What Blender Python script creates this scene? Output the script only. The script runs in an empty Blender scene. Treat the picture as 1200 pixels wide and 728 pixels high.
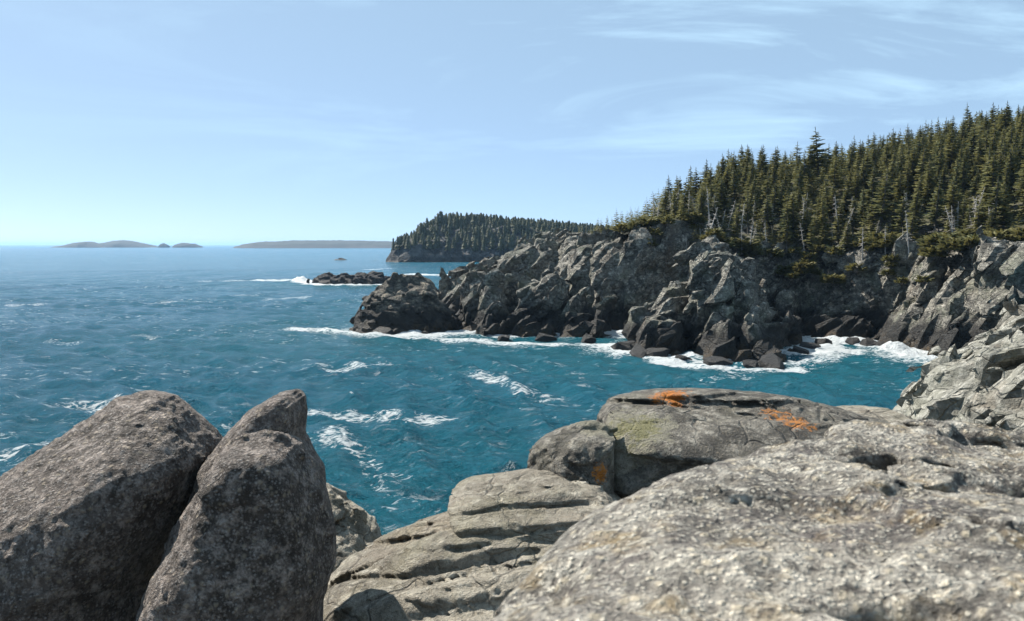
import bpy, bmesh, math, random, time
T0 = time.time()
import numpy as np
from mathutils import Vector, Matrix, Euler

R = math.radians
random.seed(7)
SC = bpy.context.scene
COL = SC.collection

# ------------------------------------------------------------------ camera, sky, sun, exposure
EYE = 12.0                       # metres above the water
FPX = 940.0                      # focal length in photo pixels (1200 wide)
PITCH = math.atan(77.0 / FPX)
cam = bpy.data.cameras.new('camera')
cam.sensor_width = 36.0
cam.lens = 36.0 * FPX / 1200.0
cam.clip_start = 0.05
cam.clip_end = 90000.0
cam.dof.use_dof = True
cam.dof.focus_distance = 16.0
cam.dof.aperture_fstop = 9.0
camo = bpy.data.objects.new('camera', cam)
COL.objects.link(camo)
camo.location = (0, 0, EYE)
camo.rotation_euler = (R(90) - PITCH, 0, 0)
SC.camera = camo

SUN_EL, SUN_AZ = R(47), R(-52)   # azimuth measured from +Y (ahead), negative = left
TOSUN = np.array([math.sin(SUN_AZ) * math.cos(SUN_EL), math.cos(SUN_AZ) * math.cos(SUN_EL), math.sin(SUN_EL)])
world = bpy.data.worlds.new('World')
SC.world = world
world.use_nodes = True
wn = world.node_tree
wn.nodes.clear()
w_out = wn.nodes.new('ShaderNodeOutputWorld')
w_bg = wn.nodes.new('ShaderNodeBackground')
sky = wn.nodes.new('ShaderNodeTexSky')
sky.sky_type = 'NISHITA'
sky.sun_disc = False
sky.sun_elevation = SUN_EL
sky.sun_rotation = SUN_AZ
sky.altitude = 10
sky.air_density = 0.3
sky.dust_density = 0.45
sky.ozone_density = 3.0
w_bg.inputs['Strength'].default_value = 0.072
# thin cirrus, a property of directions in the sky
tc = wn.nodes.new('ShaderNodeTexCoord')
mp = wn.nodes.new('ShaderNodeMapping')
mp.inputs['Rotation'].default_value = (0, R(8), R(-50))
mp.inputs['Scale'].default_value = (1.2, 2.2, 7.0)
cn = wn.nodes.new('ShaderNodeTexNoise')
cn.inputs['Scale'].default_value = 1.5
cn.inputs['Detail'].default_value = 9
cn.inputs['Roughness'].default_value = 0.62
cn.inputs['Distortion'].default_value = 0.9
cr = wn.nodes.new('ShaderNodeValToRGB')
cr.color_ramp.elements[0].position = 0.47
cr.color_ramp.elements[0].color = (0, 0, 0, 1)
cr.color_ramp.elements[1].position = 0.66
cr.color_ramp.elements[1].color = (0.42, 0.42, 0.42, 1)
mx = wn.nodes.new('ShaderNodeMix')
mx.data_type = 'RGBA'
mx.inputs[7].default_value = (4.2, 6.15, 7.75, 1)
wn.links.new(tc.outputs['Generated'], mp.inputs['Vector'])
wn.links.new(mp.outputs['Vector'], cn.inputs['Vector'])
wn.links.new(cn.outputs['Fac'], cr.inputs['Fac'])
sx = wn.nodes.new('ShaderNodeSeparateXYZ'); wn.links.new(tc.outputs['Generated'], sx.inputs[0])
mr = wn.nodes.new('ShaderNodeMapRange'); wn.links.new(sx.outputs[0], mr.inputs[0])
mr.inputs[1].default_value = -.55; mr.inputs[2].default_value = .35; mr.inputs[3].default_value = .12; mr.inputs[4].default_value = 1.0
ml = wn.nodes.new('ShaderNodeMath'); ml.operation = 'MULTIPLY_ADD'   # cirrus thickens to the right over an even thin veil
wn.links.new(cr.outputs['Color'], ml.inputs[0]); wn.links.new(mr.outputs[0], ml.inputs[1]); ml.inputs[2].default_value = .50
wn.links.new(ml.outputs[0], mx.inputs[0])
wn.links.new(sky.outputs['Color'], mx.inputs[6])
wn.links.new(mx.outputs[2], w_bg.inputs['Color'])
wn.links.new(w_bg.outputs['Background'], w_out.inputs['Surface'])

sun = bpy.data.lights.new('sun', 'SUN')
sun.energy = 5.0
sun.angle = R(0.5)
sun.color = (1.0, 0.94, 0.84)
suno = bpy.data.objects.new('sun', sun)
COL.objects.link(suno)
suno.rotation_euler = Vector(TOSUN).to_track_quat('Z', 'Y').to_euler()
suno.location = (-60, 60, 90)

SC.view_settings.view_transform = 'Standard'
SC.view_settings.look = 'None'
SC.view_settings.gamma = 1.0
SC.view_settings.exposure = 1.12
SC.view_settings.use_curve_mapping = False
SC.render.engine = 'CYCLES'
SC.cycles.use_denoising = True
SC.cycles.sample_clamp_direct = 3.0
SC.cycles.max_bounces = 6
SC.cycles.volume_bounces = 0
SC.cycles.transparent_max_bounces = 6
SC.cycles.sample_clamp_indirect = 6.0

# ------------------------------------------------------------------ helpers
def tag(o, label=None, cat=None, group=None, kind=None):
    if label: o['label'] = label
    if cat: o['category'] = cat
    if group: o['group'] = group
    if kind: o['kind'] = kind
    return o

def pix(px, py, depth):
    """direction of a photo pixel, walked out to the given distance ahead (y)"""
    u = (px - 600.0) / FPX
    v = -(py - 364.0) / FPX
    d = np.array([u, math.cos(PITCH) + v * math.sin(PITCH), -math.sin(PITCH) + v * math.cos(PITCH)])
    return d * (depth / d[1]) + np.array([0, 0, EYE])

def pixw(px, py):
    """photo pixel -> point on the water plane"""
    u = (px - 600.0) / FPX
    v = -(py - 364.0) / FPX
    d = np.array([u, math.cos(PITCH) + v * math.sin(PITCH), -math.sin(PITCH) + v * math.cos(PITCH)])
    t = -EYE / d[2]
    return d[0] * t, d[1] * t

def hsh(ix, iy, iz, seed):
    h = (ix.astype(np.uint32) * np.uint32(374761393) + iy.astype(np.uint32) * np.uint32(668265263)
         + iz.astype(np.uint32) * np.uint32(2246822519) + np.uint32((seed * 3266489917) & 0xFFFFFFFF))
    h = (h ^ (h >> np.uint32(13))) * np.uint32(1274126177)
    h = (h ^ (h >> np.uint32(16))) * np.uint32(2246822519)
    h ^= h >> np.uint32(15)
    return (h & np.uint32(0xFFFFFF)).astype(np.float32) / np.float32(16777216.0)

def vnoise(p, seed=0):
    i = np.floor(p).astype(np.int32)
    f = (p - i).astype(np.float32)
    f = f * f * (3 - 2 * f)
    r = 0
    for a in (0, 1):
        wa = f[:, 0] if a else 1 - f[:, 0]
        for b in (0, 1):
            wb = f[:, 1] if b else 1 - f[:, 1]
            for c in (0, 1):
                wc = f[:, 2] if c else 1 - f[:, 2]
                r = r + wa * wb * wc * hsh(i[:, 0] + a, i[:, 1] + b, i[:, 2] + c, seed)
    return r * 2 - 1

def fbm(p, octs=4, seed=0, gain=0.5):
    s, a = 0, 1.0
    for o in range(octs):
        s = s + a * vnoise(p * (2.03 ** o) + 17.3 * o, seed + o)
        a *= gain
    return s

def facet(p, seed, tilt=0.6, blend=.14):
    """planar facets: each jittered cell has its own height and tilt. returns value, F2-F1"""
    i0 = np.floor(p - 0.5).astype(np.int32)
    n = len(p)
    b1 = np.full(n, 9, np.float32); b2 = np.full(n, 9, np.float32)
    val = np.zeros(n, np.float32); val2 = np.zeros(n, np.float32)
    for a in (0, 1):
        for b in (0, 1):
            for c in (0, 1):
                ix, iy, iz = i0[:, 0] + a, i0[:, 1] + b, i0[:, 2] + c
                dx = (p[:, 0] - (ix + 0.5 + 0.8 * (hsh(ix, iy, iz, seed) - 0.5))).astype(np.float32)
                dy = (p[:, 1] - (iy + 0.5 + 0.8 * (hsh(ix, iy, iz, seed + 1) - 0.5))).astype(np.float32)
                dz = (p[:, 2] - (iz + 0.5 + 0.8 * (hsh(ix, iy, iz, seed + 2) - 0.5))).astype(np.float32)
                d = dx * dx + dy * dy + dz * dz
                v = (.7 * (hsh(ix, iy, iz, seed + 3) * 2 - 1)
                     + tilt * 2 * ((hsh(ix, iy, iz, seed + 4) - .5) * dx + (hsh(ix, iy, iz, seed + 5) - .5) * dy
                                   + (hsh(ix, iy, iz, seed + 6) - .5) * dz))
                m = d < b1
                m2 = ~m & (d < b2)
                val2 = np.where(m, val, np.where(m2, v, val2))
                b2 = np.where(m, b1, np.where(m2, d, b2))
                val = np.where(m, v, val)
                b1 = np.where(m, d, b1)
    g = np.sqrt(b2) - np.sqrt(b1)
    w = np.clip(.5 - .5 * g / blend, 0, .5)
    return val * (1 - w) + val2 * w, g

def smax(a, b, k):
    h = np.clip(0.5 + 0.5 * (a - b) / k, 0, 1)
    return b + (a - b) * h + k * h * (1 - h)

def smin(a, b, k):
    return -smax(-a, -b, k)

def sd_poly(x, y, pts):
    pts = np.asarray(pts, np.float32)
    d = np.full(x.shape, 1e9, np.float32)
    ins = np.zeros(x.shape, bool)
    n = len(pts)
    for k in range(n):
        ax, ay = pts[k]; bx, by = pts[(k + 1) % n]
        ex, ey = bx - ax, by - ay
        wx, wy = x - ax, y - ay
        t = np.clip((wx * ex + wy * ey) / (ex * ex + ey * ey + 1e-9), 0, 1)
        d = np.minimum(d, (wx - t * ex) ** 2 + (wy - t * ey) ** 2)
        c = ((ay <= y) & (by > y)) | ((by <= y) & (ay > y))
        xi = ax + (y - ay) / (by - ay if abs(by - ay) > 1e-9 else 1e-9) * ex
        ins ^= c & (x < xi)
    d = np.sqrt(d)
    return np.where(ins, -d, d)

def mesh_arrays(name, V, F, smooth=True):
    me = bpy.data.meshes.new(name)
    k = F.shape[1]
    me.vertices.add(len(V)); me.vertices.foreach_set('co', V.astype(np.float32).ravel())
    me.loops.add(F.size); me.loops.foreach_set('vertex_index', F.astype(np.int32).ravel())
    me.polygons.add(len(F))
    me.polygons.foreach_set('loop_start', np.arange(0, F.size, k, dtype=np.int32))
    me.polygons.foreach_set('loop_total', np.full(len(F), k, np.int32))
    me.polygons.foreach_set('use_smooth', np.full(len(F), smooth))
    me.update(calc_edges=True)
    return me

def link(name, me, mat=None, parent=None, loc=None):
    o = bpy.data.objects.new(name, me)
    COL.objects.link(o)
    if mat and not me.materials: me.materials.append(mat)
    if parent: o.parent = parent
    if loc is not None: o.location = loc
    return o

def nets(D, o, h):
    S = D < 0
    s = np.zeros(tuple(n - 1 for n in D.shape), np.int8)
    corners = [(a, b, c) for a in (0, 1) for b in (0, 1) for c in (0, 1)]
    nx, ny, nz = s.shape
    for a, b, c in corners:
        s += S[a:a + nx, b:b + ny, c:c + nz]
    act = (s > 0) & (s < 8)
    C = np.argwhere(act)
    idx = np.full(act.shape, -1, np.int32)
    idx[act] = np.arange(len(C))
    acc = np.zeros((len(C), 3), np.float32); cnt = np.zeros(len(C), np.float32)
    cd = {c: D[C[:, 0] + c[0], C[:, 1] + c[1], C[:, 2] + c[2]] for c in corners}
    for a in corners:
        for ax in range(3):
            if a[ax]: continue
            b = list(a); b[ax] = 1; b = tuple(b)
            da, db = cd[a], cd[b]
            m = (da < 0) != (db < 0)
            t = np.where(m, da / np.where(m, da - db, 1), 0)
            p = np.tile(np.array(a, np.float32), (len(C), 1)); p[:, ax] = t
            acc += p * m[:, None]; cnt += m
    V = (C + acc / cnt[:, None]) * h + o
    F = []
    for ax in range(3):
        u, w = [(1, 2), (2, 0), (0, 1)][ax]
        sl = [slice(1, -1)] * 3; sl[ax] = slice(0, -1)
        A = S[tuple(sl)]
        sl2 = list(sl); sl2[ax] = slice(1, None)
        B = S[tuple(sl2)]
        E = np.argwhere(A != B)
        if not len(E): continue
        flip = A[E[:, 0], E[:, 1], E[:, 2]]
        off = np.array([1, 1, 1]); off[ax] = 0
        E = E + off
        def q(du, dw):
            c = E.copy(); c[:, u] += du; c[:, w] += dw
            return idx[c[:, 0], c[:, 1], c[:, 2]]
        Q = np.stack([q(-1, -1), q(0, -1), q(0, 0), q(-1, 0)], 1)
        Q[~flip] = Q[~flip][:, ::-1]
        F.append(Q)
    F = np.concatenate(F)
    F = F[(F >= 0).all(1)]
    # keep the big connected body only: drop floating crumbs
    lab = np.arange(len(V))
    for _ in range(60):
        m = lab[F].min(1)
        new = lab.copy()
        for k in range(4): np.minimum.at(new, F[:, k], m)
        while True:
            n2 = new[new]
            if (n2 == new).all(): break
            new = n2
        if (new == lab).all(): break
        lab = new
    root, num = np.unique(lab, return_counts=True)
    good = set(root[num > 0.02 * len(V)].tolist())
    keepv = np.isin(lab, list(good))
    F = F[keepv[F].all(1)]
    re = np.cumsum(keepv) - 1
    return V[keepv], re[F]

def upsample(D):
    for ax in range(3):
        A = np.moveaxis(D, ax, 0)
        N = np.empty((A.shape[0] * 2 - 1,) + A.shape[1:], np.float32)
        N[::2] = A
        N[1::2] = 0.5 * (A[:-1] + A[1:])
        D = np.moveaxis(N, 0, ax)
    return np.ascontiguousarray(D)

def build_rock(dfun, lo, hi, h, disp, band, pre=None, preband=0):
    """dfun(X,Y,Z) -> distance on a coarse grid (2h); disp(P) -> outward push on the narrow band at h"""
    lo = np.array(lo, np.float32); hi = np.array(hi, np.float32)
    n = np.ceil((hi - lo) / (2 * h)).astype(int) + 1
    ax = [lo[k] + np.arange(n[k], dtype=np.float32) * 2 * h for k in range(3)]
    X, Y, Z = np.meshgrid(*ax, indexing='ij')
    D = dfun(X, Y, Z).astype(np.float32)
    if pre:
        m_ = np.abs(D) < preband
        D[m_] -= pre(np.stack([X[m_], Y[m_], Z[m_]], 1)).astype(np.float32)
    del X, Y, Z
    D = upsample(D)
    I = np.argwhere(np.abs(D) < band)
    P = I.astype(np.float32) * h + lo
    D[I[:, 0], I[:, 1], I[:, 2]] -= disp(P).astype(np.float32)
    return nets(D, lo, h)

def rotm(x, y, z):
    return np.array(Euler((R(x), R(y), R(z))).to_matrix(), np.float32)

def strata_disp(layers, fb, seed=0, erode=0.0):
    """layers: (cell size xyz, rotation, amplitude, tilt, crack depth, crack width)"""
    def f(P):
        s = -erode
        W = P + 0.15 * np.stack([vnoise(P * fb[0][0] * 0.5, seed + 90 + k) for k in range(3)], 1) / max(fb[0][0], 1e-3) * 0.4
        for k, (sz, rot, amp, tilt, cd, cw) in enumerate(layers):
            q = (W @ rot) / np.array(sz, np.float32)
            v, g = facet(q, seed + 10 * k, tilt)
            s = s + amp * v
            if cd: s = s - cd * np.clip(1 - g / cw, 0, 1)
        for k, (fr, amp, octs) in enumerate(fb):
            s = s + amp * fbm(P * fr, octs, seed + 50 + 7 * k)
        return s
    return f

def rock_object(name, V, F, mat, parent=None, base=None, angular=None):
    if base is None:
        base = np.array([V[:, 0].mean(), V[:, 1].mean(), V[:, 2].min()])
    me = mesh_arrays(name, V - base, F, smooth=not angular)
    o = link(name, me, mat, parent, base)
    if angular:
        md = o.modifiers.new('d', 'DECIMATE'); md.ratio = angular
        dg = bpy.context.evaluated_depsgraph_get()
        new = bpy.data.meshes.new_from_object(o.evaluated_get(dg))
        o.modifiers.clear(); o.data = new; bpy.data.meshes.remove(me)
        new.polygons.foreach_set('use_smooth', np.zeros(len(new.polygons), bool))
    return o

# ------------------------------------------------------------------ materials
class NT:
    def __init__(s, name):
        s.mat = bpy.data.materials.new(name); s.mat.use_nodes = True
        s.t = s.mat.node_tree; s.t.nodes.clear()
        s.out = s.n('ShaderNodeOutputMaterial'); s.p = s.n('ShaderNodeBsdfPrincipled')
        s.l(s.p.outputs[0], s.out.inputs['Surface'])
    def n(s, k, **kw):
        x = s.t.nodes.new(k)
        for a, b in kw.items(): setattr(x, a, b)
        return x
    def l(s, a, b): s.t.links.new(a, b)
    def put(s, sock, v):
        if hasattr(v, 'is_output'): s.l(v, sock)
        else:
            sock.default_value = (*v, 1) if isinstance(v, tuple) and len(v) == 3 and sock.type == 'RGBA' else v
    def pos(s): return s.n('ShaderNodeNewGeometry').outputs['Position']
    def mapv(s, v, scale=(1, 1, 1), rot=(0, 0, 0)):
        m = s.n('ShaderNodeMapping'); s.l(v, m.inputs[0])
        m.inputs['Scale'].default_value = scale; m.inputs['Rotation'].default_value = rot
        return m.outputs[0]
    def noise(s, v, sc, det=5, ro=.55, dist=0):
        x = s.n('ShaderNodeTexNoise'); s.l(v, x.inputs['Vector'])
        x.inputs['Scale'].default_value = sc; x.inputs['Detail'].default_value = det
        x.inputs['Roughness'].default_value = ro; x.inputs['Distortion'].default_value = dist
        return x.outputs['Fac']
    def vor(s, v, sc, feat='F1', out='Distance', rnd=1.0):
        x = s.n('ShaderNodeTexVoronoi'); x.feature = feat; s.l(v, x.inputs['Vector'])
        x.inputs['Scale'].default_value = sc; x.inputs['Randomness'].default_value = rnd
        return x.outputs[out]
    def ramp(s, f, a, b, lo=0., hi=1.):
        x = s.n('ShaderNodeMapRange'); s.put(x.inputs[0], f)
        x.inputs[1].default_value = a; x.inputs[2].default_value = b
        x.inputs[3].default_value = lo; x.inputs[4].default_value = hi
        return x.outputs[0]
    def math(s, op, a, b=0.):
        x = s.n('ShaderNodeMath'); x.operation = op; s.put(x.inputs[0], a); s.put(x.inputs[1], b)
        return x.outputs[0]
    def mix(s, f, a, b, mode='MIX'):
        x = s.n('ShaderNodeMix'); x.data_type = 'RGBA'; x.blend_type = mode
        s.put(x.inputs[0], f); s.put(x.inputs[6], a); s.put(x.inputs[7], b)
        return x.outputs[2]
    def bump(s, hgt, st, dist, nrm=None):
        x = s.n('ShaderNodeBump'); s.l(hgt, x.inputs['Height'])
        x.inputs['Strength'].default_value = st; x.inputs['Distance'].default_value = dist
        if nrm is not None: s.l(nrm, x.inputs['Normal'])
        return x.outputs[0]
    def sep(s, v):
        x = s.n('ShaderNodeSeparateXYZ'); s.l(v, x.inputs[0]); return x.outputs

def rock_mat(name, dark, mid, light, sc, bumpd, strata=None, wet=False, lichen=None, green=None, stain=None, grain=None, rough=.85, cracks=None):
    """sc: size of the main mottling (1/m). wet: black tidal zone and seaweed above the water line"""
    m = NT(name)
    p = m.pos()
    v = p
    a = m.noise(v, sc * .35, 6, .6, .3)
    b = m.noise(v, sc * 1.6, 8, .68)
    c = m.mix(m.ramp(a, .38, .6), dark, mid)
    c = m.mix(m.ramp(b, .48, .66), c, light)
    c = m.mix(m.ramp(m.noise(v, sc * 4.5, 6, .7), .52, .36, 0, .75), c, dark)
    hgt = m.math('ADD', m.math('MULTIPLY', b, 1.0), m.math('MULTIPLY', m.noise(v, sc * 6, 8, .7), .55))
    if strata:
        rot, s2 = strata
        sv = m.mapv(v, (1, 1, 9), rot)
        st = m.noise(sv, s2, 5, .6, .2)
        c = m.mix(m.ramp(st, .42, .62, 0, .55), c, m.mix(.5, dark, mid))
        hgt = m.math('ADD', hgt, m.math('MULTIPLY', st, .35))
    if cracks:
        cs_, ca, crot = cracks
        wv = m.n('ShaderNodeVectorMath'); wv.operation = 'ADD'
        nz_ = m.n('ShaderNodeTexNoise'); m.l(v, nz_.inputs['Vector']); nz_.inputs['Scale'].default_value = cs_ * 1.2; nz_.inputs['Detail'].default_value = 4
        sc_ = m.n('ShaderNodeVectorMath'); sc_.operation = 'SCALE'; m.l(nz_.outputs['Color'], sc_.inputs[0]); sc_.inputs['Scale'].default_value = .5 / cs_
        m.l(v, wv.inputs[0]); m.l(sc_.outputs[0], wv.inputs[1])
        for k_, (f_, w_) in enumerate(((1.0, .035), (2.7, .05))):
            e_ = m.vor(m.mapv(wv.outputs[0], (1, .55, 1.9), crot), cs_ * f_, 'DISTANCE_TO_EDGE')
            gate = m.ramp(m.noise(v, cs_ * .6 + k_, 2, .5), .42, .58)
            ln = m.math('MULTIPLY', m.ramp(e_, w_, 0), gate)
            c = m.mix(m.math('MULTIPLY', ln, ca), c, m.mix(.6, dark, (.01, .01, .01)))
            hgt = m.math('SUBTRACT', hgt, m.math('MULTIPLY', ln, .9))
    if green:
        col, amt, gs = green
        g = m.noise(v, gs, 6, .65, .5)
        c = m.mix(m.ramp(g, .5, .66, 0, amt), c, col)
    if stain:
        col, amt, gs = stain
        g = m.noise(m.mapv(v, (1, 1, .5)), gs, 6, .65, .5)
        c = m.mix(m.ramp(g, .54, .7, 0, amt), c, col)
    if grain:
        gsc, gamt, gcol, gdark = grain
        n1 = m.noise(v, gsc, 5, .7, .0)
        off = m.n('ShaderNodeVectorMath'); off.operation = 'ADD'; m.l(v, off.inputs[0]); off.inputs[1].default_value = (7.3, 3.1, 9.7)
        n2 = m.noise(off.outputs[0], gsc * .7, 4, .65, .4)
        patch = m.ramp(m.noise(off.outputs[0], gsc * .08, 3, .6), .35, .65, .35, 1)
        c = m.mix(m.math('MULTIPLY', m.ramp(n1, .54, .68, 0, gamt), patch), c, gcol)
        c = m.mix(m.ramp(n2, .56, .70, 0, gamt), c, gdark)
        hgt = m.math('ADD', hgt, m.math('MULTIPLY', n1, 1.1))
        for q_, (vs_, thr, col_) in enumerate(((gsc * 2.0, .58, gcol), (gsc * 1.05, .74, m.mix(.45, gcol, (.5, .36, .15))), (gsc * 1.9, .6, gdark))):
            ad = m.n('ShaderNodeVectorMath'); ad.operation = 'ADD'; m.l(v, ad.inputs[0]); ad.inputs[1].default_value = (3.7 * q_, 1.9 * q_, 5.3 * q_)
            vv = m.n('ShaderNodeTexVoronoi'); m.l(ad.outputs[0], vv.inputs['Vector']); vv.inputs['Scale'].default_value = vs_
            pick = m.ramp(m.sep(vv.outputs['Color'])[1], thr, thr + .04)
            dot = m.math('MULTIPLY', pick, m.ramp(m.math('ADD', vv.outputs['Distance'], m.math('MULTIPLY', m.math('SUBTRACT', n1, .5), .5)), .50, .22, 0, gamt * .5))
            c = m.mix(dot, c, col_)
            hgt = m.math('ADD', hgt, m.math('MULTIPLY', dot, .5 if q_ < 2 else -.5))
    if lichen:
        for (lp, lr, lcol) in lichen:
            d = m.n('ShaderNodeVectorMath'); d.operation = 'DISTANCE'
            m.l(p, d.inputs[0]); d.inputs[1].default_value = lp
            e = m.math('ADD', m.math('DIVIDE', d.outputs['Value'], lr), m.ramp(m.noise(v, 2.6 / lr, 9, .78), .3, .7, -1.0, 1.0))
            c = m.mix(m.ramp(e, 1.0, .55, 0, .85), c, m.mix(m.ramp(m.noise(v, 7 / lr, 4, .7), .35, .65, .0, .25), lcol, dark))
    if wet:
        z = m.sep(p)[2]
        zz = m.math('ADD', z, m.ramp(m.noise(p, .35, 5, .6), .3, .7, -1.2, 1.2))
        c = m.mix(m.ramp(zz, 4.2, 2.6, 0, .93), c, (.014, .0135, .0135))
        if wet != 'bare': c = m.mix(m.math('MULTIPLY', m.ramp(zz, 1.6, .4), m.ramp(m.noise(p, 1.3, 4, .6), .42, .6, 0, .9)), c, (.055, .035, .014))
        m.put(m.p.inputs['Roughness'], m.ramp(zz, .6, 2.2, .55, rough))
    else:
        m.p.inputs['Roughness'].default_value = rough
    m.p.inputs['Specular IOR Level'].default_value = .35
    m.l(c, m.p.inputs['Base Color'])
    m.l(m.bump(hgt, .9, bumpd), m.p.inputs['Normal'])
    return m.mat

M = {}
AX = (R(35), R(-40), R(15))
M['cliff'] = rock_mat('cliff_rock', (.042, .040, .036), (.22, .21, .182), (.54, .51, .44), .9, .6,
                      strata=((R(35), R(-40), 0), .5), wet=True, green=((.15, .165, .11), .5, .35), stain=((.12, .08, .05), .5, .25), cracks=(.5, .8, AX))
M['shore'] = rock_mat('shore_rock', (.13, .127, .11), (.34, .335, .29), (.55, .535, .48), 2.2, .22,
                      strata=((R(35), R(-40), 0), .9), wet=True, green=((.16, .165, .11), .35, .8), stain=((.21, .15, .10), .45, .6), cracks=(.55, .3, AX))
M['far'] = rock_mat('far_cliff_rock', (.03, .03, .032), (.075, .073, .07), (.15, .14, .13), .12, 3.0, wet=True)
M['skerry'] = rock_mat('tidal_rock', (.016, .016, .017), (.036, .035, .034), (.08, .075, .07), .9, .5, wet='bare')
M['stack'] = rock_mat('stack_rock', (.036, .034, .031), (.14, .128, .11), (.42, .355, .265), .8, .6,
                      strata=((R(20), R(25), 0), .6), wet=True, cracks=(.6, .8, AX))
M['boulder'] = rock_mat('boulder_rock', (.055, .044, .037), (.19, .156, .136), (.44, .375, .335), 8, .10,
                        grain=(34, .85, (.52, .48, .45), (.027, .023, .022)))

# ------------------------------------------------------------------ land masses seen as mesas
def mass_h(x, y, masses, k=1.0):
    H = np.full(x.shape, -6.0, np.float32)
    for poly, (z0, gx, gy, x0, y0, cap), slope, base in masses:
        sd = sd_poly(x, y, poly)
        top = np.minimum(z0 + gx * (x - x0) + gy * (y - y0), cap)
        h = smin(top, base - np.where(sd < 0, slope, max(slope, 3.5)) * sd, 1.2 * k)
        H = smax(H, np.maximum(h, -6.0), k)
    return H

def grid_h(masses, lo, hi, step, k=1.0, sm=0):
    xs = np.arange(lo[0], hi[0] + step, step, dtype=np.float32)
    ys = np.arange(lo[1], hi[1] + step, step, dtype=np.float32)
    X, Y = np.meshgrid(xs, ys, indexing='ij')
    return xs, ys, mass_h(X, Y, masses, k)

def sample_h(g, x, y):
    xs, ys, H = g
    st = xs[1] - xs[0]
    fx = np.clip((x - xs[0]) / st, 0, len(xs) - 1.001); fy = np.clip((y - ys[0]) / st, 0, len(ys) - 1.001)
    i = fx.astype(int); j = fy.astype(int); a = fx - i; b = fy - j
    return (H[i, j] * (1 - a) * (1 - b) + H[i + 1, j] * a * (1 - b) + H[i, j + 1] * (1 - a) * b + H[i + 1, j + 1] * a * b)

def height_sdf(masses, k=1.0, clefts=()):
    def f(X, Y, Z):
        x = X[:, :, 0]; y = Y[:, :, 0]
        H = mass_h(x, y, masses, k)
        for (ax_, ay_), (bx_, by_), wd, dp in clefts:
            ex, ey = bx_ - ax_, by_ - ay_
            t = np.clip(((x - ax_) * ex + (y - ay_) * ey) / (ex * ex + ey * ey), 0, 1)
            dd = np.hypot(x - ax_ - t * ex + .5 * np.sin(y * .9), y - ay_ - t * ey)
            H = H - np.minimum(dp, np.maximum(H - .2, 0)) * np.exp(-(dd / wd) ** 2)
        for _ in range(2):
            E = np.pad(H, 1, mode='edge')
            H = (E[:-2, 1:-1] + E[2:, 1:-1] + E[1:-1, :-2] + E[1:-1, 2:] + 2 * H) / 6
        st = X[1, 0, 0] - X[0, 0, 0]
        B = H
        for _ in range(3):
            E = np.pad(B, 1, mode='edge')
            B = (E[:-2, 1:-1] + E[2:, 1:-1] + E[1:-1, :-2] + E[1:-1, 2:]) / 4
        gx, gy = np.gradient(B, st)
        n = 1 / np.sqrt(1 + np.minimum(gx * gx + gy * gy, 30))
        return (Z - H[:, :, None]) * n[:, :, None]
    return f

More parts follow.
